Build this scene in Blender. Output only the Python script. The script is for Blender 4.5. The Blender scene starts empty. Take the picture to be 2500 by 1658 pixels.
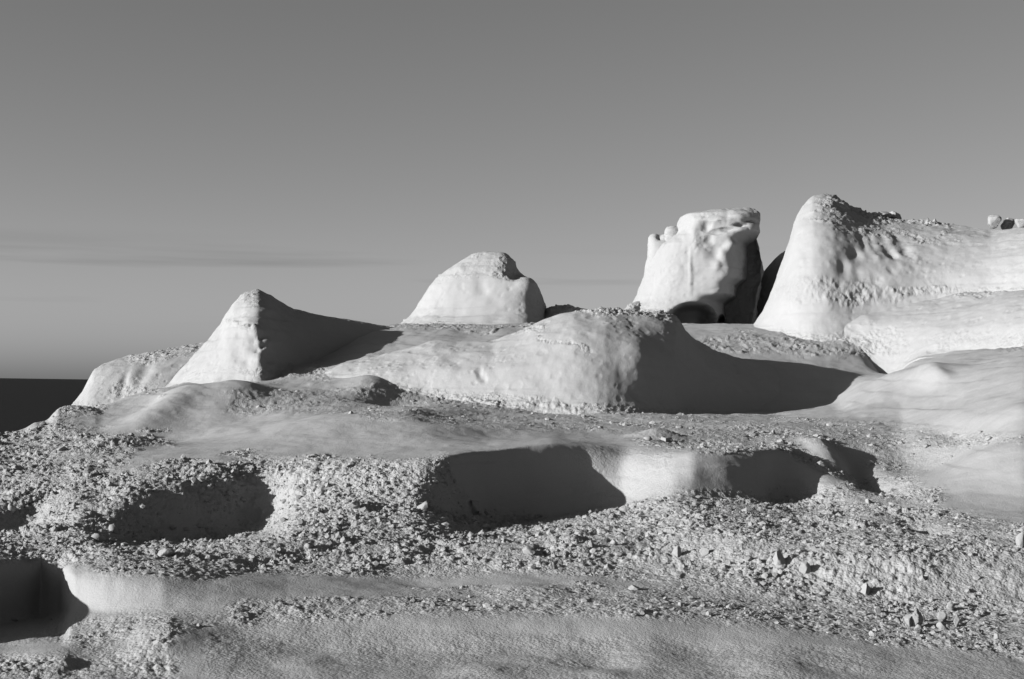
import bpy, math, numpy as np
from mathutils import Matrix, Vector

# ---------------------------------------------------------------- camera
F = 2500 * 50.0 / 36.0                 # focal length in photo pixels
CX, CY = 1250.0, 829.0
CAMZ = 14.0                            # metres above the sea
PITCH = math.atan(111 / F)
ROLL = math.radians(0.82)
SUN_EL, SUN_AZ = math.radians(14.0), math.radians(22.0)   # azimuth: degrees behind the camera plane, from the left

sc = bpy.context.scene
col = sc.collection
fwd = np.array([0, math.cos(PITCH), math.sin(PITCH)])
r0 = np.array([1.0, 0, 0]); u0 = np.array([0, -math.sin(PITCH), math.cos(PITCH)])
RT = math.cos(ROLL) * r0 + math.sin(ROLL) * u0
UP = -math.sin(ROLL) * r0 + math.cos(ROLL) * u0
cam_d = bpy.data.cameras.new("camera"); cam = bpy.data.objects.new("camera", cam_d); col.objects.link(cam)
cam_d.sensor_width = 36; cam_d.lens = 50; cam_d.clip_start = 0.1; cam_d.clip_end = 60000
cam.matrix_world = Matrix(((RT[0], UP[0], -fwd[0], 0), (RT[1], UP[1], -fwd[1], 0), (RT[2], UP[2], -fwd[2], CAMZ), (0, 0, 0, 1)))
sc.camera = cam

# ---------------------------------------------------------------- world, sun, exposure
# light travels along LDIR; the sun stands to the left and a little behind the camera
TO_SUN = np.array([-math.cos(SUN_EL) * math.cos(SUN_AZ), -math.cos(SUN_EL) * math.sin(SUN_AZ), math.sin(SUN_EL)])
w = bpy.data.worlds.new("World"); sc.world = w; w.use_nodes = True
nt = w.node_tree; nt.nodes.clear()
N = nt.nodes.new; L = nt.links.new
out = N('ShaderNodeOutputWorld'); bg = N('ShaderNodeBackground'); sky = N('ShaderNodeTexSky')
sky.sky_type = 'NISHITA'; sky.sun_disc = False; sky.sun_elevation = SUN_EL
# Nishita: rotation 0 puts the sun at +Y, positive turns towards +X
sky.sun_rotation = math.atan2(TO_SUN[0], TO_SUN[1])
sky.air_density = 1.0; sky.dust_density = 1.25; sky.ozone_density = 3.0; sky.altitude = 0
sep = N('ShaderNodeSeparateColor'); L(sky.outputs[0], sep.inputs[0])
# black and white film behind an orange filter: the red part of the daylight
# thin level streaks of haze low over the horizon
tc = N('ShaderNodeTexCoord'); mp = N('ShaderNodeMapping'); mp.inputs['Scale'].default_value = (1.6, 1.6, 42); L(tc.outputs['Generated'], mp.inputs[0])
nz = N('ShaderNodeTexNoise'); nz.inputs['Scale'].default_value = 1.7; nz.inputs['Detail'].default_value = 4; L(mp.outputs[0], nz.inputs['Vector'])
mr = N('ShaderNodeMapRange'); mr.inputs[1].default_value = 0.5; mr.inputs[2].default_value = 0.72; mr.inputs[3].default_value = 0.0; mr.inputs[4].default_value = 1.0; L(nz.outputs[0], mr.inputs[0])
sx = N('ShaderNodeSeparateXYZ'); L(tc.outputs['Generated'], sx.inputs[0])
band = N('ShaderNodeMapRange'); band.interpolation_type = 'SMOOTHSTEP'
band.inputs[1].default_value = 0.105; band.inputs[2].default_value = 0.08; band.inputs[3].default_value = 0.0; band.inputs[4].default_value = 0.26; L(sx.outputs[2], band.inputs[0])
band2 = N('ShaderNodeMapRange'); band2.interpolation_type = 'SMOOTHSTEP'; band2.inputs[1].default_value = 0.03; band2.inputs[2].default_value = 0.065; L(sx.outputs[2], band2.inputs[0])
bm = N('ShaderNodeMath'); bm.operation = 'MULTIPLY'; L(band.outputs[0], bm.inputs[0]); L(band2.outputs[0], bm.inputs[1])
mm = N('ShaderNodeMath'); mm.operation = 'MULTIPLY'; L(mr.outputs[0], mm.inputs[0]); L(bm.outputs[0], mm.inputs[1])
om = N('ShaderNodeMath'); om.operation = 'SUBTRACT'; om.inputs[0].default_value = 1.0; L(mm.outputs[0], om.inputs[1])
fin = N('ShaderNodeMath'); fin.operation = 'MULTIPLY'; L(sep.outputs[0], fin.inputs[0]); L(om.outputs[0], fin.inputs[1])
L(fin.outputs[0], bg.inputs[0]); bg.inputs[1].default_value = 0.070; L(bg.outputs[0], out.inputs[0])

sun_d = bpy.data.lights.new("sun", 'SUN'); sun = bpy.data.objects.new("sun", sun_d); col.objects.link(sun)
sun_d.energy = 5.0; sun_d.angle = math.radians(0.5); sun_d.color = (1, 1, 1)
sun.rotation_mode = 'QUATERNION'; sun.rotation_quaternion = Vector(TO_SUN).to_track_quat('Z', 'Y')
vs = sc.view_settings; vs.view_transform = 'Standard'; vs.look = 'None'; vs.gamma = 1; vs.use_curve_mapping = False
vs.exposure = 1.22
sc.cycles.max_bounces = 4; sc.cycles.diffuse_bounces = 1

# ---------------------------------------------------------------- projection helpers
def ray(px, py):
    px = np.asarray(px, float); py = np.asarray(py, float)
    a = (px - CX) / F; b = -(py - CY) / F
    d = fwd + a[..., None] * RT + b[..., None] * UP
    return d / d[..., 1:2]
def P(px, py, Y):
    d = ray(px, py); Y = np.asarray(Y, float)
    p = d * Y[..., None]; p[..., 2] += CAMZ
    return p
def proj(p):
    q = p - np.array([0, 0, CAMZ]); z = np.maximum(q @ fwd, 0.5)
    return CX + F * (q @ RT) / z, CY - F * (q @ UP) / z

# ---------------------------------------------------------------- noise
def _h(ix, iy, iz, seed):
    n = (ix.astype(np.uint32) * np.uint32(374761393) + iy.astype(np.uint32) * np.uint32(668265263) + iz.astype(np.uint32) * np.uint32(2147483647 & 1274126177) + np.uint32(seed * 974711 & 0xffffffff))
    n ^= n >> np.uint32(13); n *= np.uint32(1274126177); n ^= n >> np.uint32(16); n *= np.uint32(2246822519); n ^= n >> np.uint32(13)
    return n
def _u(n): return (n & np.uint32(0xffffff)).astype(np.float32) / np.float32(0xffffff)
def vnoise(p, s, seed=0):
    """smooth value noise, about -1..1, feature size s"""
    q = (p / s).astype(np.float32); i = np.floor(q).astype(np.int32); f = q - i; f = f * f * f * (f * (f * 6 - 15) + 10)
    r = 0
    for dx in (0, 1):
        for dy in (0, 1):
            for dz in (0, 1):
                wt = (f[:, 0] if dx else 1 - f[:, 0]) * (f[:, 1] if dy else 1 - f[:, 1]) * (f[:, 2] if dz else 1 - f[:, 2])
                r = r + wt * _u(_h(i[:, 0] + dx, i[:, 1] + dy, i[:, 2] + dz, seed))
    return r * 2 - 1
def fbm(p, s, o=3, seed=0, g=0.5):
    r = 0; a = 1; t = 0
    for k in range(o):
        r = r + a * vnoise(p + 17.3 * k, s, seed + k); t += a; a *= g; s *= 0.5
    return r / t
def pebble(p, s, seed=0, keep=0.7):
    """rounded stones of random size lying in cells of size s; 0..1"""
    q = (p / s).astype(np.float32); i = np.floor(q).astype(np.int32); best = np.zeros(len(p), np.float32)
    for dx in (-1, 0, 1):
        for dy in (-1, 0, 1):
            for dz in (-1, 0, 1):
                jx, jy, jz = i[:, 0] + dx, i[:, 1] + dy, i[:, 2] + dz
                a = _h(jx, jy, jz, seed); u1 = _u(a); u2 = _u(a * np.uint32(747796405) ^ (a >> np.uint32(9))); u3 = _u(a * np.uint32(2891336453) ^ (a >> np.uint32(11)))
                cx = jx + u1; cy = jy + u2; cz = jz + u3
                rr = 0.28 + 0.5 * ((u1 * 7.3 + u2 * 3.1) % 1.0)
                d2 = (q[:, 0] - cx) ** 2 + (q[:, 1] - cy) ** 2 + (q[:, 2] - cz) ** 2
                hgt = np.sqrt(np.maximum(rr * rr - d2, 0)) * (((u3 * 5.7 + u1 * 2.3) % 1.0) < keep)
                best = np.maximum(best, hgt)
    return best

def sm(x, a, b):
    t = np.clip((x - a) / (b - a + 1e-9), 0, 1); return t * t * (3 - 2 * t)
def curve(d, xs, soft=10):
    k = sorted(d); v = np.interp(xs, k, [d[i] for i in k])
    if soft <= 0: return v
    r = 0; t = 0
    for o in np.linspace(-2, 2, 9):
        wgt = math.exp(-o * o / 2); r = r + wgt * np.interp(xs + o * soft, k, [d[i] for i in k]); t += wgt
    return r / t

# ---------------------------------------------------------------- where the stone is crumbly
# bands: {px: (top, bottom)}, strength; strength 1 = loose rubble, 0.3 = gritty stone
BANDS = [
 # wide rubble belt
 ({-400: (1060, 1370), 0: (1062, 1385), 150: (1120, 1385), 250: (1150, 1400), 420: (1130, 1420), 600: (1125, 1405), 900: (1125, 1400), 1090: (1125, 1395), 1150: (1250, 1395), 1350: (1265, 1400), 1550: (1230, 1410), 1650: (1200, 1420), 2000: (1215, 1480), 2200: (1235, 1500), 2600: (1290, 1530)}, 0.8),
 ({1700: (1250, 1440), 1850: (1245, 1450), 2100: (1240, 1470), 2300: (1270, 1480), 2650: (1310, 1500)}, 0.75),
 ({560: (1470, 1540), 850: (1450, 1510), 1150: (1435, 1500), 1500: (1425, 1500), 1800: (1420, 1520), 2100: (1440, 1560), 2600: (1470, 1620)}, 0.6),
 ({560: (1110, 1320), 750: (1110, 1320), 950: (1118, 1300), 1090: (1110, 1285)}, 0.62),
 ({-400: (1060, 1200), 0: (1060, 1200), 150: (1020, 1180), 330: (1060, 1130)}, 0.55),
 # left foreground patches
 ({110: (1530, 1560), 220: (1505, 1600), 330: (1510, 1625), 440: (1515, 1560)}, 0.55),
 ({-100: (1600, 1700), 90: (1605, 1700), 200: (1590, 1700), 330: (1590, 1700), 430: (1600, 1680)}, 0.6),
 ({180: (1600, 1660), 300: (1585, 1640)}, 0.6),
 ({500: (1560, 1700), 700: (1520, 1700), 1000: (1530, 1700), 1600: (1560, 1700), 2500: (1600, 1700)}, 0.15),
 ({1380: (1100, 1215), 1650: (1095, 1215)}, 0.16),
 # gritty benches in the middle distance
 ({560: (950, 1010), 750: (945, 1005), 900: (935, 1020), 1100: (955, 1040), 1300: (985, 1050), 1600: (1010, 1060), 2000: (1018, 1100), 2200: (1030, 1170), 2330: (1050, 1120)}, 0.26),
 ({850: (935, 965), 950: (940, 965), 1100: (948, 985), 1250: (968, 995), 1500: (985, 1010), 1700: (1000, 1015)}, 0.5),
 ({1560: (1058, 1090), 1700: (1075, 1100), 1900: (1080, 1105), 2000: (1120, 1150), 2100: (1165, 1185), 2250: (1160, 1200)}, 0.45),
 ({1800: (1035, 1070), 2100: (1050, 1110), 2300: (1045, 1100), 2420: (1060, 1085)}, 0.35),
 ({1650: (1185, 1220), 1900: (1195, 1230), 2100: (1180, 1230), 2300: (1190, 1240)}, 0.5),
 ({620: (905, 925), 700: (895, 925), 780: (892, 930), 800: (905, 935)}, 0.6),
 ({270: (945, 965), 330: (935, 968), 400: (930, 965)}, 0.55),
 ({120: (985, 1030), 200: (988, 1020), 260: (1000, 1012)}, 0.4),
 ({-100: (1525, 1560), 110: (1500, 1560), 300: (1495, 1560), 560: (1500, 1540)}, 0.25),
 ({240: (1080, 1090), 370: (1060, 1085), 420: (1068, 1090)}, 0.4),
 ({330: (1035, 1045), 420: (1040, 1052)}, 0.4),
 # strata on the formations
 ({300: (862, 880), 380: (858, 895), 470: (838, 870), 490: (838, 850)}, 0.6),
 ({535: (786, 797), 570: (783, 795), 620: (792, 810), 640: (800, 822)}, 0.7),
 ({440: (900, 906), 600: (902, 912), 700: (900, 912)}, 0.5),
 ({575: (705, 735), 640: (700, 745)}, 0.5),
 ({1060: (682, 692), 1150: (664, 682), 1270: (664, 680)}, 0.5),
 ({1130: (645, 658), 1250: (640, 655)}, 0.35),
 ({1150: (622, 638), 1240: (628, 640)}, 0.35),
 ({950: (785, 800), 1150: (792, 806), 1330: (792, 806)}, 0.6),
 ({1320: (742, 760), 1420: (748, 760), 1480: (750, 765), 1560: (748, 775), 1650: (757, 790)}, 0.8),
 ({1310: (812, 820), 1380: (830, 842), 1440: (855, 870)}, 0.7),
 ({1990: (480, 500), 2040: (478, 505), 2100: (500, 530), 2160: (525, 550), 2240: (530, 548), 2360: (540, 550)}, 0.9),
 ({1970: (508, 514), 2030: (508, 518), 2090: (515, 540)}, 0.6),
 ({1960: (528, 536), 2060: (525, 545), 2150: (545, 555)}, 0.6),
 ({2040: (558, 566), 2120: (562, 575), 2230: (568, 585), 2340: (575, 590)}, 0.6),
 ({1900: (690, 725), 1960: (680, 735), 2060: (682, 745), 2150: (690, 745), 2250: (700, 725), 2400: (708, 722), 2520: (700, 712)}, 0.6),
 ({1720: (815, 850), 1850: (812, 862), 2000: (812, 865), 2150: (808, 870), 2200: (805, 850)}, 0.6),
 ({2260: (822, 845), 2400: (820, 850), 2520: (815, 855)}, 0.4),
 ({2400: (1050, 1080), 2520: (1060, 1090)}, 0.3),
]
def rough_mask(p):
    px, py = proj(p)
    wob = vnoise(p, 0.9, 91) * 12 + vnoise(p, 0.25, 92) * 6
    qy = py + wob; qx = px + vnoise(p, 0.7, 93) * 14
    m = np.zeros(len(px), np.float32)
    for d, a in BANDS:
        k = sorted(d); t = np.interp(qx, k, [d[i][0] for i in k]); b = np.interp(qx, k, [d[i][1] for i in k])
        hw = np.clip((b - t) * 0.4, 2, 26)
        ex = 22 if k[-1] - k[0] > 150 else 10
        v = a * sm(qy, t - hw * .5, t + hw * .5) * (1 - sm(qy, b - hw * .5, b + hw * .5)) * sm(qx, k[0] - ex, k[0] + ex) * (1 - sm(qx, k[-1] - ex, k[-1] + ex))
        m = np.maximum(m, v)
    return m * (0.75 + 0.45 * vnoise(p, 0.5, 94))

def grid_normals(G):
    du = np.gradient(G, axis=1); dv = np.gradient(G, axis=0)
    n = np.cross(du, dv); n /= np.linalg.norm(n, axis=2, keepdims=True) + 1e-12
    return n
def roughen(G, flip=1, smooth_amp=1.0, crag=0.0):
    """weather a grid surface along its normals"""
    sh = G.shape[:2]; n = grid_normals(G) * flip; p = G.reshape(-1, 3); n = n.reshape(-1, 3)
    m = np.clip(rough_mask(p), 0, 1)
    Y = p[:, 1]
    d = smooth_amp * (0.045 * fbm(p, 1.3, 3, 5) + 0.006 * fbm(p, 0.2, 3, 8))
    lay = (p[:, 2] + 0.06 * vnoise(p, 2.2, 61)) / 0.34; fr = lay - np.floor(lay)         # faint bedding ledges
    d += smooth_amp * (0.022 if p[0, 1] < 12 else .016) * (fr * (1 - sm(fr, .8, 1.0)) - .4) * np.clip(0.35 + vnoise(p * np.array([.4, .4, 1]), .8, 62), 0, 1)
    d += smooth_amp * 0.05 * fbm(p, 3.4, 2, 66) + smooth_amp * np.where(Y < 20, .03, .014) * fbm(p, .55, 3, 67)
    if p[0, 1] > 12:      # pits and small scars on the free faces
        d += smooth_amp * (.010 * fbm(p, .35, 3, 81) - .022 * pebble(p, .28, 82, .08) - .018 * pebble(p, .12, 83, .14) * (vnoise(p, 1.1, 84) > 0))
    if crag:      # joints and broken faces
        q = p + .25 * np.stack([vnoise(p, .8, 71), vnoise(p, .8, 72), vnoise(p, .8, 73)], 1)
        for s_, a_, k_ in ((1.5, .16, 74), (.7, .08, 75), (.32, .03, 76)):
            v = vnoise(q, s_, k_); d += crag * a_ * (np.abs(v) ** .7 - .45)
    idx = np.nonzero(m > 0.03)[0]
    if len(idx):
        q = p[idx]; mi = m[idx]
        e = 0.07 * pebble(q, 0.16, 21, 0.25) * mi * mi + 0.075 * pebble(q, 0.085, 22, 0.55) * mi
        e += 0.045 * mi * fbm(q, 0.11, 3, 31) + 0.15 * mi * mi * fbm(q, 0.5, 3, 33)
        e += 0.045 * mi * pebble(q, 0.05, 23, 0.7) * (q[:, 1] < 36)
        d[idx] += e
    d += smooth_amp * 0.035 * m * fbm(p, .35, 2, 68)
    far = np.clip(Y / 26, 0.7, 1.5)
    return (p + n * (d * far)[:, None]).reshape(G.shape), m.reshape(sh)

# ---------------------------------------------------------------- materials
def stone_mat(name, base, var=0.02, bump=0.36, scale=55, grit=0.0):
    m = bpy.data.materials.new(name); m.use_nodes = True; t = m.node_tree; t.nodes.clear(); Nn = t.nodes.new; Ll = t.links.new
    o = Nn('ShaderNodeOutputMaterial'); b = Nn('ShaderNodeBsdfPrincipled'); Ll(b.outputs[0], o.inputs[0])
    b.inputs['Roughness'].default_value = 0.95; b.inputs['Specular IOR Level'].default_value = 0.1
    g = Nn('ShaderNodeNewGeometry')
    n1 = Nn('ShaderNodeTexNoise'); n1.inputs['Scale'].default_value = 0.7; n1.inputs['Detail'].default_value = 8; n1.inputs['Roughness'].default_value = 0.65; Ll(g.outputs['Position'], n1.inputs['Vector'])
    n2 = Nn('ShaderNodeTexNoise'); n2.inputs['Scale'].default_value = scale; n2.inputs['Detail'].default_value = 3; Ll(g.outputs['Position'], n2.inputs['Vector'])
    a = Nn('ShaderNodeMath'); a.operation = 'MULTIPLY_ADD'; a.inputs[1].default_value = var * 2; a.inputs[2].default_value = base - var; Ll(n1.outputs[0], a.inputs[0])
    c = Nn('ShaderNodeMath'); c.operation = 'MULTIPLY_ADD'; c.inputs[1].default_value = var * 2.4; Ll(n2.outputs[0], c.inputs[0])
    s = Nn('ShaderNodeMath'); s.operation = 'SUBTRACT'; s.inputs[1].default_value = var * 1.2; Ll(a.outputs[0], s.inputs[0]); Ll(s.outputs[0], c.inputs[2])
    at_ = Nn('ShaderNodeAttribute'); at_.attribute_name = 'grit'   # crumbly stone is greyer than the smooth tuff
    gm = Nn('ShaderNodeMath'); gm.operation = 'MULTIPLY_ADD'; gm.inputs[1].default_value = -grit; gm.inputs[2].default_value = 1.0; Ll(at_.outputs['Fac'], gm.inputs[0])
    fm = Nn('ShaderNodeMath'); fm.operation = 'MULTIPLY'; Ll(c.outputs[0], fm.inputs[0]); Ll(gm.outputs[0], fm.inputs[1])
    Ll(fm.outputs[0], b.inputs['Base Color'])
    bp = Nn('ShaderNodeBump'); bp.inputs['Strength'].default_value = bump; bp.inputs['Distance'].default_value = 0.02
    n3 = Nn('ShaderNodeTexNoise'); n3.inputs['Scale'].default_value = scale * .3; n3.inputs['Detail'].default_value = 5; n3.inputs['Roughness'].default_value = .7; Ll(g.outputs['Position'], n3.inputs['Vector'])
    hs = Nn('ShaderNodeMath'); hs.operation = 'MULTIPLY_ADD'; hs.inputs[1].default_value = 1.2; Ll(n3.outputs[0], hs.inputs[0]); Ll(n2.outputs[0], hs.inputs[2])
    vo = Nn('ShaderNodeTexVoronoi'); vo.inputs['Scale'].default_value = 26; Ll(g.outputs['Position'], vo.inputs['Vector'])
    n4 = Nn('ShaderNodeTexNoise'); n4.inputs['Scale'].default_value = 30; n4.inputs['Detail'].default_value = 5; n4.inputs['Roughness'].default_value = .75; Ll(g.outputs['Position'], n4.inputs['Vector'])
    vv = Nn('ShaderNodeMath'); vv.operation = 'MULTIPLY_ADD'; vv.inputs[1].default_value = -1.3; Ll(vo.outputs['Distance'], vv.inputs[0]); Ll(n4.outputs[0], vv.inputs[2])
    vg = Nn('ShaderNodeMath'); vg.operation = 'MULTIPLY'; Ll(vv.outputs[0], vg.inputs[0]); Ll(at_.outputs['Fac'], vg.inputs[1])
    vs_ = Nn('ShaderNodeMath'); vs_.operation = 'MULTIPLY_ADD'; vs_.inputs[1].default_value = 3.5; Ll(vg.outputs[0], vs_.inputs[0]); Ll(hs.outputs[0], vs_.inputs[2])
    Ll(vs_.outputs[0], bp.inputs['Height']); Ll(bp.outputs[0], b.inputs['Normal'])
    return m
ROCK = stone_mat('pale_volcanic_rock', 0.213, grit=0.0)
GRAV = stone_mat('crushed_pumice', 0.19, 0.02, 0.3, 40)

# ---------------------------------------------------------------- mesh helpers
def put(o, label=None, cat=None, group=None, kind=None, parent=None):
    col.objects.link(o)
    if label: o['label'] = label
    if cat: o['category'] = cat
    if group: o['group'] = group
    if kind: o['kind'] = kind
    if parent: o.parent = parent
    return o
def grid_mesh(name, G, mat, wrap=False, flip=False, grit=None):
    nv, nu = G.shape[:2]; idx = np.arange(nv * nu).reshape(nv, nu)
    if wrap: idx = np.concatenate([idx, idx[:, :1]], 1)
    q = np.stack([idx[:-1, :-1], idx[:-1, 1:], idx[1:, 1:], idx[1:, :-1]], -1).reshape(-1, 4)
    if flip: q = q[:, ::-1]
    o = raw_mesh(name, G.reshape(-1, 3), q, mat)
    if grit is not None:
        at_ = o.data.attributes.new('grit', 'FLOAT', 'POINT'); at_.data.foreach_set('value', np.clip(grit * 1.6 + .10, 0, 1).astype(np.float32).ravel())
    return o
def raw_mesh(name, V, Fc, mat, smooth=True):
    me = bpy.data.meshes.new(name); k = Fc.shape[1]; n = len(Fc)
    me.vertices.add(len(V)); me.vertices.foreach_set('co', np.ascontiguousarray(V, np.float32).ravel())
    me.loops.add(n * k); me.loops.foreach_set('vertex_index', np.ascontiguousarray(Fc, np.int32).ravel())
    me.polygons.add(n); me.polygons.foreach_set('loop_start', np.arange(0, n * k, k, dtype=np.int32))
    me.polygons.foreach_set('use_smooth', np.full(n, smooth, bool))
    me.materials.append(mat); me.update(calc_edges=True); me.validate()
    return bpy.data.objects.new(name, me)

# ---------------------------------------------------------------- ground: level lines from near to far, {px: (py, Y)}
GL = []
def G_(pyd, Yd, soft=10): GL.append((pyd, Yd, soft))
G_({-900: 3000, 3400: 3000}, {-900: 5, 3400: 5})
G_({-900: 2080, 3400: 2080}, {-900: 9, 3400: 9})
G_({-900: 1690, 0: 1668, 1250: 1662, 2500: 1690, 3400: 1720}, {-900: 14, 3400: 14})
G_({-900: 1610, 0: 1598, 100: 1590, 200: 1598, 300: 1590, 400: 1560, 520: 1580, 800: 1600, 1200: 1600, 1700: 1605, 1900: 1590, 2500: 1620, 3400: 1640}, {-900: 15.3, 3400: 15.3}, 20)
G_({-900: 1545, -60: 1535, 0: 1527, 100: 1512, 160: 1495, 175: 1490, 260: 1502, 400: 1502, 640: 1520, 1000: 1500, 1550: 1495, 2500: 1560, 3400: 1590},
   {-900: 15.2, -450: 15.4, -300: 16.2, -140: 17.1, -50: 17.9, 0: 18.4, 100: 19.2, 150: 19.0, 170: 17.7, 260: 17.1, 400: 16.7, 650: 16.4, 1000: 16.6, 3400: 16.6}, 7)
G_({-900: 1375, -100: 1372, 0: 1368, 90: 1374, 150: 1392, 178: 1402, 220: 1392, 300: 1385, 400: 1395, 550: 1410, 700: 1425, 900: 1430, 1200: 1440, 1550: 1440, 1800: 1470, 2000: 1490, 2500: 1520, 3400: 1540},
   {-900: 16.0, -450: 16.1, -300: 16.8, -140: 17.7, -50: 18.5, 0: 19.0, 100: 19.9, 150: 19.6, 178: 18.2, 260: 18.1, 400: 18.1, 600: 18.4, 1000: 18.7, 1550: 18.4, 2000: 17.8, 3400: 17.4}, 4)
G_({-900: 1340, 0: 1338, 240: 1362, 500: 1370, 700: 1385, 1000: 1388, 1300: 1390, 1500: 1402, 1650: 1400, 1800: 1410, 2000: 1435, 2200: 1465, 2500: 1465, 3400: 1470},
   {-900: 18, -60: 20.2, 0: 20.5, 150: 20.5, 260: 19.4, 700: 20, 1550: 19.8, 1800: 19.2, 2200: 18.4, 3400: 18.4}, 14)
G_({-900: 1320, 0: 1318, 200: 1332, 300: 1346, 420: 1342, 650: 1325, 1000: 1332, 1300: 1322, 1600: 1305, 1800: 1310, 2000: 1330, 2200: 1345, 2500: 1345, 3400: 1345},
   {-900: 20, 0: 21.4, 250: 20.6, 420: 20.8, 1000: 21.3, 1300: 21.6, 1600: 21.8, 1800: 20.6, 2000: 19.9, 2200: 19.5, 2500: 19.5, 3400: 19.5}, 14)
G_({-900: 1290, 0: 1285, 200: 1300, 250: 1320, 420: 1332, 560: 1318, 650: 1288, 720: 1228, 800: 1210, 900: 1206, 1000: 1212, 1060: 1236, 1110: 1268, 1190: 1285, 1350: 1262, 1580: 1218, 1650: 1215, 1900: 1225, 2100: 1232, 2300: 1240, 2500: 1250, 3400: 1260},
   {-900: 21, 0: 22.4, 200: 21.8, 270: 21.8, 340: 22.9, 460: 24.0, 610: 25.0, 680: 24.8, 780: 24.4, 900: 24.2, 1030: 24.0, 1090: 24.2, 1180: 25.7, 1280: 26.7, 1430: 27.2, 1520: 26.9, 1580: 25.9, 1640: 25.1, 1690: 25.1, 1780: 25.55, 1850: 26.0, 1910: 27.1, 1960: 27.2, 2020: 26.2, 2090: 25.2, 2500: 23.2, 3400: 23}, 12)
G_({-900: 1200, 0: 1200, 200: 1205, 260: 1225, 330: 1205, 450: 1185, 560: 1160, 640: 1165, 750: 1130, 900: 1122, 1050: 1116, 1100: 1110, 1200: 1098, 1350: 1082, 1450: 1094, 1530: 1108, 1650: 1099, 1800: 1095, 1900: 1096, 1950: 1120, 2000: 1150, 2100: 1190, 2200: 1172, 2350: 1150, 2500: 1135, 3400: 1120},
   {-900: 24, 0: 25.2, 200: 24.4, 270: 23.9, 340: 24.2, 460: 25.0, 610: 26.1, 680: 26.2, 780: 26.0, 900: 25.7, 1030: 25.4, 1090: 25.6, 1180: 26.7, 1280: 27.5, 1430: 28.3, 1520: 28.4, 1580: 27.9, 1640: 27.4, 1690: 27.0, 1780: 27.3, 1850: 27.7, 1910: 28.4, 1960: 28.4, 2020: 28.0, 2100: 27.6, 2200: 27.9, 2500: 25.8, 3400: 27}, 12)
G_({-900: 1170, 0: 1128, 200: 1118, 400: 1108, 700: 1106, 1000: 1088, 1200: 1078, 1350: 1066, 1500: 1076, 1600: 1078, 1650: 1085, 1800: 1080, 1900: 1084, 2000: 1112, 2100: 1140, 2200: 1118, 2350: 1085, 2500: 1060, 3400: 1000},
   {-900: 26, 0: 28.4, 400: 28.6, 700: 28, 1050: 28.4, 1200: 29.5, 1400: 30.2, 1650: 29.4, 1850: 30.4, 2000: 30, 2120: 29.8, 2200: 29.8, 2350: 28.8, 2500: 27.6, 3400: 29}, 14)
G_({-900: 1150, 0: 1085, 150: 1075, 400: 1078, 700: 1066, 1000: 1062, 1200: 1052, 1500: 1044, 2000: 1052, 2200: 1062, 2300: 1035, 2500: 985, 3400: 900},
   {-900: 30, 0: 33, 400: 33, 700: 31.2, 1000: 29.9, 1300: 31.5, 1500: 33, 2200: 33, 2350: 31.6, 2500: 30.2, 3400: 29}, 16)
G_({-900: 1230, -300: 1110, 0: 1063, 60: 1047, 85: 1030, 112: 1026, 140: 1000, 180: 990, 250: 1006, 400: 1012, 700: 1008, 1000: 1012, 1200: 1022, 1500: 1020, 1700: 1024, 1900: 1026, 2050: 1018, 2200: 1010, 2350: 955, 2500: 922, 3400: 830},
   {-900: 33, 0: 35, 180: 37.8, 400: 37, 700: 35.2, 1000: 34, 1500: 36.5, 2000: 37, 2300: 35.8, 2500: 33.6, 3400: 31}, 5)
G_({-900: 1500, -300: 1250, 0: 1180, 100: 1120, 170: 1040, 230: 1000, 400: 965, 600: 952, 800: 962, 1000: 972, 1300: 992, 1500: 1006, 1900: 1016, 2050: 1003, 2150: 958, 2350: 905, 2500: 880, 3400: 790},
   {-900: 36, 0: 38, 400: 39, 1500: 39.5, 2050: 40, 2250: 39, 2500: 36.6, 3400: 34}, 8)
G_({-900: 1700, -300: 1500, 0: 1400, 100: 1250, 170: 1130, 230: 1010, 300: 972, 450: 938, 700: 922, 900: 905, 1200: 905, 1500: 985, 1700: 1002, 1900: 1004, 2030: 985, 2100: 940, 2180: 912, 2300: 880, 2500: 852, 3400: 760},
   {-900: 40, 0: 42, 400: 43, 1500: 42.5, 2050: 43, 2250: 42, 2500: 39.8, 3400: 37}, 8)
G_({-900: 1700, 0: 1400, 150: 1200, 230: 1030, 300: 985, 450: 930, 700: 905, 900: 860, 1200: 850, 1450: 870, 1600: 885, 1750: 886, 1900: 892, 2050: 902, 2180: 908, 2250: 872, 2400: 842, 2500: 835, 3400: 740},
   {-900: 44, 0: 46, 1500: 45, 1750: 45.8, 2050: 46.0, 2180: 46.2, 2300: 45.4, 2500: 45, 3400: 44}, 8)
G_({-900: 1600, 0: 1350, 150: 1150, 230: 1030, 300: 990, 450: 940, 600: 900, 900: 815, 1000: 804, 1300: 800, 1500: 806, 1660: 812, 1850: 815, 2000: 822, 2200: 800, 2500: 795, 3400: 720},
   {-900: 48, 0: 50, 600: 50, 1500: 50, 2500: 49, 3400: 48}, 14)
G_({-900: 1500, 0: 1300, 150: 1100, 300: 1000, 450: 930, 600: 880, 800: 815, 950: 795, 1200: 792, 1350: 790, 1530: 786, 1660: 790, 1850: 790, 2500: 775, 3400: 700},
   {-900: 54, 0: 56, 1000: 58, 1500: 57, 2500: 55, 3400: 54}, 14)
G_({-900: 1400, 0: 1200, 300: 1000, 700: 850, 950: 806, 1350: 805, 1530: 800, 1850: 800, 2500: 780, 3400: 720}, {-900: 62, 3400: 66}, 14)
G_({-900: 1500, 3400: 1500}, {-900: 85, 3400: 85}, 14)

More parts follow.
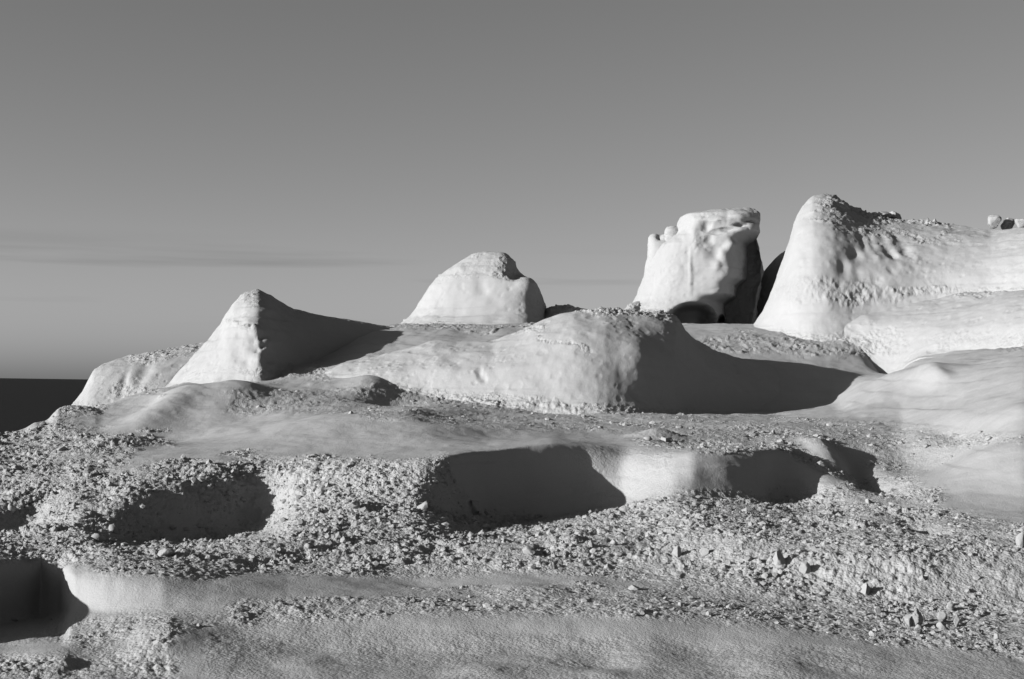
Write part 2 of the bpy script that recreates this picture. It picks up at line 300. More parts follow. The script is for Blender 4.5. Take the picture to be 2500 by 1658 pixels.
def pchip_rows(K, counts):
    """K (nlines, ncols, 3) -> rows; monotone cubic in line index"""
    d = np.diff(K, axis=0); m = np.zeros_like(K)
    a, b = d[:-1], d[1:]
    with np.errstate(divide='ignore', invalid='ignore'):
        hm = np.where(a * b > 0, 2 * a * b / (a + b), 0)
    m[1:-1] = np.nan_to_num(hm); m[0] = d[0]; m[-1] = d[-1]
    out_ = []
    for i, n in enumerate(counts):
        t = (np.arange(n) / n)[:, None, None]
        h00 = 2 * t**3 - 3 * t**2 + 1; h10 = t**3 - 2 * t**2 + t; h01 = -2 * t**3 + 3 * t**2; h11 = t**3 - t**2
        out_.append(h00 * K[i] + h10 * m[i] + h01 * K[i + 1] + h11 * m[i + 1])
    out_.append(K[-1:])
    return np.concatenate(out_, 0)

QUAL = 1.0
cols = np.concatenate([np.linspace(-2600, -20, 60), np.arange(-8, 2510, 2.9 / QUAL), np.linspace(2522, 5200, 64)])
K = np.stack([P(cols, curve(pyd, cols, sf), curve(Yd, cols, sf)) for pyd, Yd, sf in GL])
seg = np.linalg.norm(np.diff(K, axis=0), axis=2)
mid = np.quantile(seg[:, 60:-60], 0.6, axis=1); Ym = K[:, :, 1].mean(1)
counts = []
for i, s in enumerate(mid):
    st = 0.3 if Ym[i] < 13 else 0.034 if Ym[i] < 27 else 0.05 if Ym[i] < 33 else 0.085 if Ym[i] < 52 else 0.3 if Ym[i] < 60 else 1.5
    counts.append(max(8, int(s / st * QUAL)))
T = pchip_rows(K, counts)

# local hollows and swellings: px, py, radius across (m), radius along (m), height (m), turn (degrees)
BUMPS = [
 (70, 1225, .35, .7, -.22, 0), (45, 1265, .6, .9, -.3, 0), (160, 1085, .3, .8, -.1, 0),
 (900, 945, .7, 1.6, .28, 0), (960, 975, .8, 1.2, -.28, 0),
 (560, 965, .8, 2.2, .3, 0), (440, 985, .7, 1.6, .34, 0), (370, 1040, .8, 1.6, .34, 0), (300, 1090, .9, 1.4, .26, 0),
 (850, 1050, 2.4, 2.4, .35, 0), (700, 905, .9, 1.4, .2, 0),
 (1600, 1060, .5, .5, .15, 0),
 (2010, 1110, .35, 1.2, .25, 0), (2260, 1100, .8, 1.6, -.35, 0), (2130, 1170, .35, 1.5, -.3, 0),
 (2260, 915, .6, 1.5, .3, 0), (2155, 862, .45, 1.6, -.45, 0), (2330, 1040, .4, 1.6, -.22, 0), (2285, 930, .32, .9, .22, 0), (2440, 1110, .6, .8, .2, 0), (2480, 1010, .5, 1.2, .15, 0),
 (400, 1550, .45, .8, .05, 0), (170, 1590, .3, .5, .05, 0), (520, 1610, .3, .5, .04, 0), (1470, 1618, .3, .35, -.03, 0), (820, 1620, .25, .35, -.02, 0),
 (760, 1630, .3, .5, .035, 0), (1480, 1650, .3, .3, .04, 0), (1560, 1600, .35, .6, .05, 0), (1900, 1640, .35, .4, .05, 0), (1180, 1640, .3, .4, .05, 0), (150, 1625, .15, .3, .05, 0),
 (1290, 1440, .5, .6, .08, 0), (1000, 1400, .8, .9, -.06, 0),
 (2250, 1280, .25, .8, -.15, 0), (1330, 1335, .12, .4, -.1, 0),
]
hit_px, hit_py = proj(T.reshape(-1, 3))
vis = (T[:, :, 1].reshape(-1) > 13)
def at(px, py, pts=None):
    """nearest ground point seen at that photo pixel"""
    d2 = (hit_px - px) ** 2 + ((hit_py - py)) ** 2
    c = np.nonzero((d2 < max(d2[vis].min() * 2, 16)) & vis)[0]
    return T.reshape(-1, 3)[c[np.argmin(T.reshape(-1, 3)[c, 1])]]
for px, py, rx, ry, h, a in BUMPS:
    c = at(px, py); dx = T[:, :, 0] - c[0]; dy = T[:, :, 1] - c[1]
    T[:, :, 2] += h * np.exp(-(dx / rx) ** 2 - (dy / ry) ** 2)
T, TM = roughen(T)
ground = put(grid_mesh('ground', T, ROCK, grit=TM), 'pale eroded volcanic rock ground with rubble belts, hollows and smooth benches', kind='structure')
hit_px, hit_py = proj(T.reshape(-1, 3))

flatT = T.reshape(-1, 3)
def ground_z(p):
    a = p[:, 0] / p[:, 1]; ca = T[:, :, 0] / T[:, :, 1]; cc = ca[len(T) * 3 // 4]; r = np.zeros(len(p))
    for i_, (a_, y_) in enumerate(zip(a, p[:, 1])):
        j_ = min(np.searchsorted(cc, a_), len(cc) - 1); o_ = np.argsort(T[:, j_, 1]); r[i_] = np.interp(y_, T[o_, j_, 1], T[o_, j_, 2])
    return r
def at2(px, py):
    d2 = (hit_px - px) ** 2 + (hit_py - py) ** 2
    c = np.nonzero((d2 < 30) & (flatT[:, 1] > 13))[0]
    if len(c) == 0: c = np.array([np.argmin(d2)])
    return flatT[c[np.argmin(flatT[c, 1])]]

# ---------------------------------------------------------------- sea
def sea():
    xs = np.array([-30000, -8000, -2000, -600, -200, 0, 200, 600, 2000, 8000, 30000.]); ys = np.array([-200, 0, 60, 200, 600, 2000, 8000, 40000.])
    X, Yy = np.meshgrid(xs, ys); G = np.stack([X, Yy, np.zeros_like(X)], -1)
    m = bpy.data.materials.new('sea_water'); m.use_nodes = True; t = m.node_tree; b = t.nodes['Principled BSDF']
    b.inputs['Base Color'].default_value = (0.006, 0.006, 0.006, 1); b.inputs['Roughness'].default_value = 0.6; b.inputs['Specular IOR Level'].default_value = 0.05
    g = t.nodes.new('ShaderNodeNewGeometry'); mp_ = t.nodes.new('ShaderNodeMapping'); mp_.inputs['Scale'].default_value = (1, 0.5, 1); t.links.new(g.outputs['Position'], mp_.inputs[0])
    n = t.nodes.new('ShaderNodeTexNoise'); n.inputs['Scale'].default_value = 0.6; n.inputs['Detail'].default_value = 6; t.links.new(mp_.outputs[0], n.inputs['Vector'])
    bp = t.nodes.new('ShaderNodeBump'); bp.inputs['Strength'].default_value = 0.8; bp.inputs['Distance'].default_value = 0.4; t.links.new(n.outputs[0], bp.inputs['Height']); t.links.new(bp.outputs[0], b.inputs['Normal'])
    put(grid_mesh('sea', G, m), 'dark calm sea beyond the rocks', kind='structure')
sea()

# ---------------------------------------------------------------- long rock masses, column by column
def ridge(name, rows, label, step=2.4, nf=150, nb=40, r=0.6, flare=0.25, soft=6, back=3.0, backz=-1.5, bumps=(), cat='rock formation', amp=1.0, csoft=None, seat=True):
    """rows: (px, base_py, base_Y, crest_py, crest_Y)"""
    R = np.array(rows, float); xs = np.arange(R[0, 0], R[-1, 0] + .1, step)
    c = lambda k, s=soft: curve(dict(zip(R[:, 0], R[:, k])), xs, s)
    cs = soft if csoft is None else csoft
    B = P(xs, c(1), c(2)); Cc = P(xs, c(3, cs), c(4))
    D = Cc - B
    t = np.linspace(-0.12, 1, nf)[:, None]; tt = np.clip(t, 0, 1)
    g = (1 - r) * tt + r * (1 - np.cos(tt * math.pi / 2)); h = (1 - r) * tt + r * np.sin(tt * math.pi / 2)
    h = h * (1 - flare * (1 - sm(tt, 0, .42)))
    h = np.where(t < 0, t * 1.2, h)
    yy = B[:, 1] + D[:, 1] * g; zz = B[:, 2] + np.maximum(D[:, 2], .02) * h
    k = yy / B[:, 1]; front = np.stack([B[:, 0] * k + (Cc[:, 0] / Cc[:, 1] - B[:, 0] / B[:, 1]) * yy * h, yy, zz], -1)
    s = np.linspace(0, 1, nb + 1)[1:, None]
    bk = back * np.clip(np.abs(D[:, 2]) / 2.0, .15, 1.2) + 0.4
    by = Cc[:, 1] + bk * np.sin(s * math.pi / 2); bz = Cc[:, 2] + (np.minimum(B[:, 2] + backz, Cc[:, 2] - .5) - Cc[:, 2]) * (1 - np.cos(s * math.pi / 2))
    backs = np.stack([Cc[:, 0] * (by / Cc[:, 1]), by, bz], -1)
    if seat:      # let the foot run out onto the ground instead of ending above it
        gz = ground_z(B); dz = np.clip(B[:, 2] - gz, -0.4, 1.6)
        for _ in range(30): dz[1:-1] = (dz[:-2] + 2 * dz[1:-1] + dz[2:]) / 4
        front[:, :, 2] -= dz * np.exp(-(np.maximum(tt, 0) / .22) ** 1.3)
    G = np.concatenate([front, backs], 0)
    for px, py, rx, rz, hh in bumps:
        qx, qy = proj(G.reshape(-1, 3)); d2 = (qx - px) ** 2 + (qy - py) ** 2; d2[nf * len(xs):] = 1e9
        c0 = G.reshape(-1, 3)[np.argmin(d2)]
        n = grid_normals(G)
        wgt = np.exp(-((G[:, :, 0] - c0[0]) / rx) ** 2 - ((G[:, :, 2] - c0[2]) / rz) ** 2 - ((G[:, :, 1] - c0[1]) / (rx * 1.5 + .5)) ** 2)
        G = G + n * (hh * wgt)[..., None]
    G, gm = roughen(G, 1, amp)
    return put(grid_mesh(name, G, ROCK, grit=gm), label, cat)

# low pale slab at the far left, above the sea
ridge('rock_slab', [(172, 1010, 47.2, 992, 47.9), (180, 1010, 47.2, 980, 48.1), (200, 1008, 47.1, 950, 48.4), (213, 1006, 47.0, 925, 48.7), (226, 1005, 47.0, 903, 49.0), (245, 1000, 47.0, 889, 49.3), (290, 992, 47.0, 873, 49.8), (350, 975, 47.0, 862, 50.1), (400, 962, 47.2, 853, 50.4), (450, 950, 47.5, 845, 50.8), (500, 930, 48, 834, 51.4), (560, 905, 48.8, 830, 52)],
      'low pale rock slab sloping into the sea left of the pointed cone', r=0.7, back=3.5, backz=-6, soft=4, flare=.2,
      bumps=[(350, 905, .25, .5, -.12), (300, 935, .12, .6, -.08)])
# pointed cone with its long shaded ridge
ridge('rock_cone', [(400, 950, 45.5, 948, 46.0), (415, 948, 45.2, 934, 46.2), (432, 945, 44.8, 912, 46.4), (465, 935, 44, 875, 46.6), (500, 925, 43.2, 838, 47), (520, 922, 43, 815, 47.1), (538, 920, 42.8, 795, 47.2), (552, 918, 42.7, 763, 47.3), (572, 915, 42.6, 732, 47.4), (598, 912, 42.4, 711, 47.25), (630, 910, 42.1, 703, 47.5), (655, 910, 42.3, 714, 48.0), (685, 912, 43.3, 735, 48.6), (720, 912, 44.3, 752, 48.9), (800, 912, 46.3, 774, 50.2), (900, 905, 48.6, 789, 51.8), (1000, 885, 50.8, 804, 53.2), (1100, 860, 52.6, 819, 54.2), (1180, 845, 54, 834, 55)],
      'pointed cone of pale rock whose shaded ridge trails off to the right', r=0.55, back=5, backz=-1.5, soft=18, csoft=4, flare=.75,
      bumps=[(590, 755, .35, .5, -.06), (625, 850, .12, .1, -.09), (643, 825, .1, .12, -.1), (643, 843, .1, .08, -.1)] + [(590 + 80 * a_, 730 + 160 * b_, .12 + .18 * c_, .12 + .2 * c_, (.07 if k_ % 2 else -.07)) for k_, (a_, b_, c_) in enumerate(np.random.default_rng(9).random((14, 3)))])
# broad middle mound
ridge('rock_mound', [(770, 935, 42.4, 930, 42.8), (800, 938, 42.0, 905, 43.0), (840, 940, 41.6, 888, 43.1), (900, 944, 41.0, 872, 43.2), (980, 952, 40.4, 853, 43.1), (1060, 962, 39.9, 832, 43.0), (1120, 970, 39.5, 836, 42.9), (1200, 978, 39.0, 828, 42.8), (1260, 984, 38.6, 808, 42.6), (1320, 990, 38.3, 782, 42.4), (1400, 996, 38.0, 759, 42.3), (1480, 1002, 38.0, 751, 42.3), (1530, 1005, 38.3, 752, 42.4), (1580, 1009, 38.8, 756, 42.5), (1625, 1012, 39.3, 759, 42.7), (1652, 1014, 39.7, 768, 42.9), (1668, 1015, 40.0, 795, 43.0), (1690, 1016, 40.4, 822, 43.3), (1740, 1018, 41.4, 850, 44.2), (1790, 1020, 42.2, 868, 45.0), (1850, 1020, 43.0, 884, 45.6), (1950, 1016, 44.2, 905, 46.4), (2050, 1000, 45.5, 940, 47.4), (2110, 985, 46.5, 975, 48)],
      'broad pale mound in the middle, lit on the left and dark on its right flank', r=0.45, back=3.5, backz=-.5, soft=46, csoft=5, flare=.75,
      bumps=[(1560, 880, .5, .8, .12), (1300, 880, .8, .5, -.06), (1170, 910, .08, .15, -.06), (1180, 925, .08, .1, -.06), (1440, 820, .8, .5, .08)])
# tall cone and the wall running off to the right
ridge('rock_tower', [(1840, 800, 52.49, 795, 53.04), (1862, 812, 51.49, 760, 53.04), (1880, 818, 50.83, 715, 53.15), (1900, 822, 50.28, 660, 53.37), (1918, 824, 49.84, 610, 53.7), (1932, 826, 49.5, 565, 53.92), (1945, 828, 49.28, 525, 54.14), (1962, 829, 48.95, 502, 54.26), (1985, 830, 48.73, 480, 54.37), (2005, 831, 48.51, 475, 54.48), (2035, 832, 48.51, 476, 54.59), (2060, 832, 48.62, 489, 54.7), (2100, 832, 48.5, 512, 54.9), (2160, 830, 48.2, 532, 54.9), (2220, 828, 48.3, 537, 54.9), (2300, 824, 48.1, 541, 54.6), (2360, 820, 47.7, 551, 54.1), (2420, 815, 47.1, 560, 53.3), (2500, 810, 46.0, 553, 51.9), (2700, 800, 43.09, 540, 48.62), (2850, 790, 40.88, 520, 46.41), (3050, 780, 40, 560, 44), (3180, 780, 41, 770, 42)],
      'tall pale cone at the right with a banded wall running out of frame', r=0.5, back=6, backz=-1, soft=24, csoft=4, flare=.5, nf=190,
      bumps=[(2060, 650, .2, .4, -.09), (2112, 602, .16, .35, -.08)] + [(2045 + 195 * a_, 575 + 130 * b_ * (1 - .35 * a_), .10 + .14 * c_, .12 + .16 * c_, (-.06 if k_ % 3 else .06) * (.5 + c_)) for k_, (a_, b_, c_) in enumerate(np.random.default_rng(5).random((24, 3)))])
# smooth apron in front of the wall
ridge('rock_apron', [(1985, 828, 49.2, 822, 49.6), (2020, 826, 48.9, 797, 50.0), (2060, 828, 48.4, 766, 50.4), (2120, 834, 47.6, 738, 50.8), (2180, 868, 46.4, 728, 50.8), (2240, 890, 45.2, 725, 50.4), (2300, 905, 44.2, 722, 49.8), (2400, 908, 42.8, 716, 48.2), (2500, 895, 41, 712, 46.5), (2700, 900, 38, 700, 43), (2850, 905, 36, 680, 41), (3000, 905, 36, 720, 40), (3100, 905, 36.5, 895, 37.5)],
      'smooth bright rock apron lapping the foot of the tall cone', r=0.45, back=2, backz=-.3, soft=26, csoft=8, flare=.85)

# ---------------------------------------------------------------- free-standing masses, level by level
def stack_rock(name, lv, Y0, label, nphi=300, nz=190, e=2.3, bumps=(), amp=1.0, mat=None, parent=None, cat='rock formation', group=None, skew=0.0, lean=0.0, fold=(), crag=0.0):
    """lv: (py, left px, right px, front depth, back depth); superellipse sections"""
    R = np.array(lv, float); k = np.arange(len(R)); s = np.concatenate([np.linspace(0, 1, nz // 4, endpoint=False) ** 1.0, np.linspace(1, len(R) - 1, nz - nz // 4)])
    ip = lambda j: np.interp(s, k, R[:, j])
    def smt(v):
        for _ in range(6): v[1:-1] = (v[:-2] + 2 * v[1:-1] + v[2:]) / 4
        return v
    py, xl, xr, df, db = [smt(ip(j)) for j in range(5)]
    A = P(xl, py, np.full_like(py, Y0)); Bp = P(xr, py, np.full_like(py, Y0))
    cx = (A[:, 0] + Bp[:, 0]) / 2; a = (Bp[:, 0] - A[:, 0]) / 2; z = A[:, 2]; zt = (A[:, 2] + Bp[:, 2]) / 2
    ph = np.linspace(0, 2 * math.pi, nphi, endpoint=False)
    c_, s_ = np.cos(ph), np.sin(ph); ex = np.sign(c_) * np.abs(c_) ** (2 / e); ey = np.sign(s_) * np.abs(s_) ** (2 / e)
    X = cx[:, None] + a[:, None] * ex; Yy = Y0 + np.where(ey < 0, df[:, None], db[:, None]) * ey + lean * (z - z[-1])[:, None]
    Yy = Yy - skew * (X - cx[-1])
    for fx, fk, f0, f1 in fold:      # the face turns away to the right of this edge
        xr_ = P(fx, 700, Y0)[0]; dxx = (X - xr_) / .12
        Yy = Yy + fk * .12 * np.logaddexp(0, dxx) * sm(py, f0, f1)[:, None] * (ey < .3)
    Z = z[:, None] + (Bp[:, 2] - A[:, 2])[:, None] * (ex + 1) / 2
    Gd = np.stack([X, Yy, Z], -1)
    def nrm(G):
        Gw = np.concatenate([G[:, -1:], G, G[:, :1]], 1); return grid_normals(Gw)[:, 1:-1]
    for px, py_, rx, rz, hh, *pw in bumps:
        n = nrm(Gd); qx, qy = proj(Gd.reshape(-1, 3)); d2 = (qx - px) ** 2 + (qy - py_) ** 2 + 1e6 * (Gd[:, :, 1].ravel() > Y0)
        c0 = Gd.reshape(-1, 3)[np.argmin(d2)]
        q_ = ((Gd[:, :, 0] - c0[0]) / rx) ** 2 + ((Gd[:, :, 2] - c0[2]) / rz) ** 2 + ((Gd[:, :, 1] - c0[1]) / (rx + .8)) ** 2
        if pw:      # a cave: straight back into the rock, with a crisp lip
            Gd[:, :, 1] -= hh * np.exp(-q_ ** pw[0]) * (Gd[:, :, 1] < Y0 + .5)
        else: Gd = Gd - n * (hh * np.exp(-q_))[..., None]
    Gw = np.concatenate([Gd[:, -1:], Gd, Gd[:, :1]], 1)
    Gd, gm = roughen(Gw, -1, amp, crag); Gd = Gd[:, 1:-1]; gm = gm[:, 1:-1]
    return put(grid_mesh(name, Gd, mat or ROCK, wrap=True, flip=True, grit=gm), label, cat, group, parent=parent)

stack_rock('rock_dome', [(618, 1185, 1200, .02, .02), (619, 1168, 1218, .3, .3), (622, 1152, 1236, .6, .6), (640, 1122, 1256, 1.1, 1.2), (662, 1088, 1270, 1.5, 1.6), (682, 1062, 1290, 1.75, 1.9), (700, 1046, 1306, 1.95, 2.1), (725, 1032, 1320, 2.15, 2.2), (755, 1015, 1330, 2.4, 2.4), (775, 998, 1334, 2.6, 2.6), (788, 980, 1338, 2.9, 2.8), (805, 950, 1345, 3.3, 3), (825, 930, 1350, 3.6, 3)], 57.5,
           'rounded dome of pale rock with banded top and dark right edge', e=2.9, skew=.35, fold=[(1292, 1.2, 668, 690)],
           bumps=[(1265, 662, .45, .35, -.35), (1290, 700, .4, .35, .25), (1170, 700, .15, .3, -.07), (1180, 712, .1, .12, -.06), (1090, 740, .6, .5, -.06)])
pil = stack_rock('rock_pillar', [(512, 1785, 1815, .02, .02), (514, 1752, 1836, .5, .4), (522, 1700, 1844, 1.0, .9), (528, 1664, 1848, 1.3, 1.2), (545, 1657, 1849, 1.5, 1.4), (565, 1654, 1845, 1.6, 1.5), (582, 1640, 1847, 1.7, 1.6), (600, 1616, 1853, 1.75, 1.7), (622, 1600, 1858, 1.85, 1.8), (645, 1588, 1862, 1.9, 1.8), (665, 1579, 1863, 1.95, 1.8), (690, 1570, 1860, 2.0, 1.8), (715, 1560, 1854, 2.1, 1.8), (735, 1548, 1850, 2.2, 1.8), (755, 1528, 1848, 2.4, 1.8), (775, 1510, 1846, 2.6, 1.8), (800, 1490, 1846, 2.8, 1.8), (830, 1480, 1846, 2.9, 1.8)], 57,
           'craggy pillar with folded top standing between mound and tall cone', e=2.6, skew=.2, crag=.28, nphi=400, nz=260,
           fold=[(1768, 2.4, 572, 600), (1738, 1.2, 680, 705), (1690, 1.4, 722, 745)], bumps=[(1722, 552, .13, .16, -.16), (1730, 582, .15, .18, -.13), (1748, 564, .25, .07, -.12), (1778, 560, .28, .07, -.18), (1808, 550, .28, .07, -.2), (1834, 540, .25, .08, -.2), (1715, 535, .3, .12, .06), (1760, 538, .35, .13, .12), (1800, 530, .35, .12, .12), (1697, 580, .16, .7, .10), (1686, 660, .07, 1.0, .05), (1650, 692, .8, .035, .025), (1745, 610, .28, .4, -.12), (1752, 648, .16, .2, .12), (1766, 622, .16, .22, .16), (1782, 600, .16, .2, .18), (1760, 680, .3, .35, .06), (1800, 575, .5, .18, .06), (1640, 560, .1, .5, -.04), (1705, 784, 1.05, .70, -1.9, 4), (1768, 792, .45, .35, -1.2, 4)])
stack_rock('horn', [(572, 1592, 1618, .1, .1), (575, 1587, 1632, .4, .4), (583, 1583, 1648, .6, .6), (600, 1581, 1660, .8, .8), (630, 1579, 1670, .9, .9), (680, 1576, 1680, 1, 1)], 57.6, 'rounded horn on the left shoulder', e=3.2, nphi=120, nz=100, parent=pil, cat=None, crag=.5, bumps=[(1611, 580, .12, .14, -.2)])
stack_rock('knob', [(556, 1634, 1655, .1, .1), (558, 1628, 1670, .3, .3), (566, 1624, 1680, .5, .5), (590, 1622, 1690, .6, .6), (630, 1615, 1690, .6, .6)], 57.3, 'crumbling knob on the left shoulder', e=3, nphi=120, nz=90, parent=pil, cat=None, crag=.9)
stack_rock('rock_fin', [(612, 1915, 1925, .02, .02), (618, 1905, 1940, .3, .5), (640, 1885, 1960, .6, 1), (665, 1865, 1980, .8, 1.2), (700, 1848, 2000, 1, 1.4), (740, 1835, 2000, 1.1, 1.4), (800, 1820, 2000, 1.3, 1.4)], 59.5, 'dark shaded rock fin in the gap between pillar and tall cone', e=2.2, nphi=150, nz=90)
ridge('rubble_mound', [(1310, 812, 55.5, 800, 56), (1335, 812, 55.2, 755, 56.5), (1360, 812, 55, 747, 56.6), (1385, 812, 55, 746, 56.7), (1410, 812, 55, 751, 56.8), (1440, 812, 55, 755, 56.9), (1480, 812, 55, 765, 57), (1520, 812, 55.4, 785, 57)], 'low rubble heap between the dome and the middle mound', nf=50, nb=15, back=2, soft=4)
ridge('rock_hump', [(1505, 800, 55, 795, 56), (1518, 800, 55, 757, 56), (1532, 800, 55, 742, 56), (1548, 800, 55, 734, 56.2), (1565, 800, 55.2, 732, 56.4), (1590, 800, 55.4, 742, 56.6), (1620, 800, 55.6, 775, 56.8), (1640, 800, 55.8, 796, 57)], 'small bright hump at the left foot of the craggy pillar', nf=50, nb=15, back=1.5, soft=5)

# ---------------------------------------------------------------- loose boulders and stones
def ico(sub):
    import bmesh
    b = bmesh.new(); bmesh.ops.create_icosphere(b, subdivisions=sub, radius=1); b.verts.ensure_lookup_table()
    V = np.array([v.co[:] for v in b.verts]); Fc = np.array([[v.index for v in f.verts] for f in b.faces]); b.free(); return V, Fc
V4, F4 = ico(4); V3, F3 = ico(3); V1, F1 = ico(1)
rng = np.random.default_rng(7)
def rock_shape(V, seed, cuts=13):
    g = np.random.default_rng(seed); V = V.copy()
    for _ in range(cuts):
        n = g.normal(size=3); n /= np.linalg.norm(n); d = g.uniform(.42, .8)
        ex = V @ n - d; V -= np.where(ex > 0, ex, 0)[:, None] * n * .98
    q = V + seed * 3.1
    V *= (1 + 0.13 * fbm(q, .6, 3, seed) + 0.05 * fbm(q, .14, 2, seed + 3))[:, None]
    return V
def stone(px, py, wpx, hpx, label, seed, big=False, Y=None, group=None, name='stone', cat='stone', sink=.3):
    c = P(px, py, Y) if Y else at2(px, py); Yc = c[1]
    a = wpx / 2 * Yc / F; h = hpx * Yc / F
    V = rock_shape(V4 if big else V3, seed) * np.array([a, a * .9, h * .62]) ; th = rng.uniform(0, 6.28)
    V = V + np.array([0, 0, h * .5 - h * sink])
    o = raw_mesh(name, V, F4 if big else F3, ROCK if cat == 'boulder' else GRAV)
    o.location = c.tolist(); put(o, label, cat, group); return o

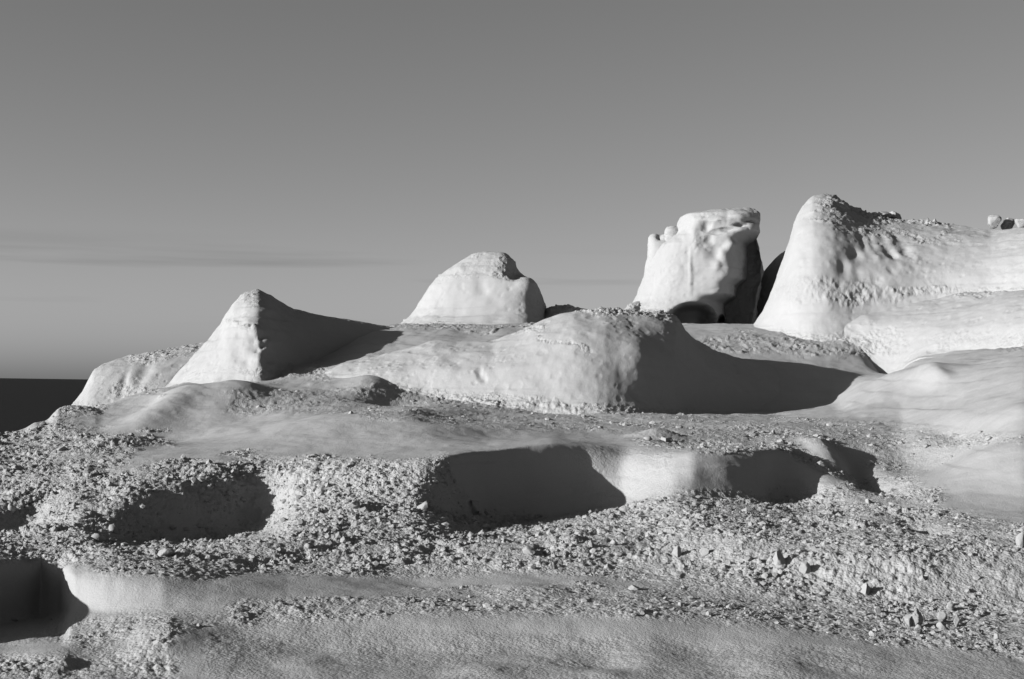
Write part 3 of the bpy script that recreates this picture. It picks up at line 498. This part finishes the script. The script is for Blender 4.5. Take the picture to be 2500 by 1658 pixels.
BO = [
 (2160, 536, 52, 24, 'pale loaf-shaped boulder on the slope right of the tall peak', 55.6, 2),
 (2186, 538, 34, 26, 'dark-sided boulder touching the loaf-shaped one on the skyline', 56.1, 3),
 (2134, 524, 20, 9, 'small flat stone on the skyline just below the tall peak', 55.2, 4),
 (2424, 560, 50, 38, 'squarish pale boulder on the skyline near the right edge', 53.8, 5),
 (2462, 560, 40, 36, 'dark shaded boulder wedged behind the squarish one on the skyline', 54.1, 6),
 (2495, 560, 44, 32, 'pale boulder cut by the right edge of the picture on the skyline', 52.6, 8),
]
for px, py, wd, ht, lb, Y, s in BO: stone(px, py, wd, ht, lb, s, True, Y, name='boulder', cat='boulder', sink=.1)
ST = [
 (2236, 1522, 44, 40, 'largest angular stone of the cluster at lower right, dark-faced'),
 (2220, 1520, 26, 26, 'bright stone leaning on the left of the dark-faced angular stone'),
 (2252, 1510, 12, 20, 'thin upright chip right behind the dark-faced angular stone'),
 (2296, 1512, 26, 22, 'dark wedge-shaped stone midway along the lower right cluster'),
 (2334, 1522, 20, 28, 'bright upright stone with the longest shadow at lower right'),
 (2238, 1535, 22, 16, 'low stone in front of the dark-faced angular stone'),
 (2300, 1530, 24, 16, 'low crumbly stone in front of the dark wedge-shaped stone'),
 (2318, 1484, 24, 14, 'small pale stone just behind the bright upright stone'),
 (2140, 1490, 18, 14, 'pale stone left of the cluster at lower right, throwing a long shadow'),
 (2114, 1494, 14, 10, 'pebble-like stone farthest left of the lower right cluster'),
 (2128, 1548, 16, 12, 'small bright stone below and left of the lower right cluster'),
 (2428, 1556, 12, 12, 'small pale stone alone near the right edge at lower right'),
 (1162, 1242, 46, 42, 'tall pale rock at the left mouth of the big shadowed hollow'),
 (1032, 1240, 36, 34, 'pale rounded rock left of the one at the hollow mouth'),
 (868, 1236, 40, 24, 'whitish rock alone on the rubble left of the shadowed hollow'),
 (412, 1348, 52, 28, 'pale wedge rock on the lower rim of the left shadowed hollow'),
 (280, 1290, 34, 24, 'knobbly rock on the left rim of the left shadowed hollow'),
 (240, 1310, 40, 24, 'overhanging pale rock at the left tip of the left shadowed hollow'),
 (752, 1328, 30, 18, 'pale rock in the rubble right of the left shadowed hollow'),
 (960, 1282, 16, 12, 'small dull stone in the rubble below the rounded pale rock'),
 (1024, 1310, 20, 16, 'dark-sided stone in the rubble between the two shadowed hollows'),
 (1148, 1302, 18, 13, 'small bright stone below the tall pale rock of the hollow mouth'),
 (1290, 1345, 34, 26, 'broad stone with a blob of shadow in the middle rubble'),
 (1446, 1328, 20, 20, 'bright upright stone in the middle of the rubble belt'),
 (1500, 1322, 24, 18, 'pale stone right of the bright upright stone in the rubble belt'),
 (1652, 1345, 30, 28, 'pale block with dark right side in the rubble belt'),
 (1718, 1350, 34, 22, 'pale rock second in the row of three in the rubble belt'),
 (1756, 1296, 30, 14, 'overhanging stone at the top of the right rubble bank'),
 (1900, 1365, 40, 40, 'large pale knob on the right rubble bank'),
 (1965, 1388, 40, 40, 'steep pale rock with round shadow on the right rubble bank'),
 (2115, 1440, 36, 34, 'pale rock low on the right rubble bank'),
 (1770, 1378, 30, 12, 'flat stone at the foot of the right rubble bank'),
 (1545, 1432, 36, 16, 'pale flat stone at the end of the smooth path'),
 (1625, 1455, 12, 9, 'tiny white stone right of the smooth path end'),
 (1660, 1473, 18, 12, 'small white stone on the gravel below the right rubble bank'),
 (1185, 1388, 14, 10, 'small bright stone on the lower edge of the rubble belt'),
 (1148, 1452, 20, 9, 'flat stone on the near edge of the smooth path'),
 (1625, 1070, 40, 18, 'rough rock on the bench above the second shaded hollow'),
 (1585, 1068, 30, 14, 'crumbling rock left of the rough one on the upper bench'),
 (156, 1094, 30, 14, 'pale rock with shadow on the left slope above the sea'),
 (105, 1030, 26, 12, 'rounded pale rock on the skyline above the sea'),
 (30, 1240, 30, 30, 'pale rock on the left edge above a small dark hollow'),
 (855, 1003, 16, 8, 'little stone on the gritty bench left of the mound'),
 (2120, 1222, 26, 14, 'bright stone at the foot of the lit spur'),
 (2490, 1325, 30, 50, 'bright rock face at the right edge of the rubble bank'),
]
for i, (px, py, wd, ht, lb) in enumerate(ST): stone(px, py + 2, wd * (1.2 if i < 12 else 1), ht * (1.25 if i < 12 else 1), lb, 40 + i, wd > 30, sink=.12 if i < 12 else .3)

# loose gravel: thousands of small stones, one mass
def gravel():
    m = TM.reshape(-1); p = flatT; ok = (p[:, 1] > 13.8) & (p[:, 1] < 40) & (hit_px > -60) & (hit_px < 2560)
    pr = np.where(ok, np.clip(m - .12, 0, 1) ** 1.6, 0)
    area = p[:, 1] * 1.0; pr = pr * area * (.15 + np.clip(vnoise(p, .7, 55) + .2, 0, 1) * (1 + vnoise(p, .2, 56))); pr /= pr.sum()
    n = 18000; pick = rng.choice(len(p), n, p=pr); c = p[pick]
    r = 0.008 * (1 + rng.pareto(1.9, n)); r = np.clip(r, .008, .055) * np.clip(c[:, 1] / 20, .8, 1.6)
    shapes = [V1 * rng.uniform(.7, 1.25, (len(V1), 1)) for _ in range(14)]
    base = np.stack(shapes)[rng.integers(0, 14, n)]
    th = rng.uniform(0, 6.28, n); ct, st = np.cos(th)[:, None], np.sin(th)[:, None]
    sx_ = rng.uniform(.8, 1.3, (n, 1)); sz_ = rng.uniform(.55, 1.0, (n, 1))
    X = (base[:, :, 0] * ct - base[:, :, 1] * st) * sx_; Yv = base[:, :, 0] * st + base[:, :, 1] * ct; Z = base[:, :, 2] * sz_
    V = np.stack([X, Yv, Z], -1) * r[:, None, None] + c[:, None, :] + np.array([0, 0, 1]) * (r * .05)[:, None, None]
    k = len(V1); Fc = (F1[None] + (np.arange(n) * k)[:, None, None]).reshape(-1, 3)
    put(raw_mesh('gravel', V.reshape(-1, 3), Fc, GRAV, smooth=False), 'loose pale gravel and stone chips over the rubble belts', 'gravel', kind='stuff')
V1, F1 = ico(1)
gravel()
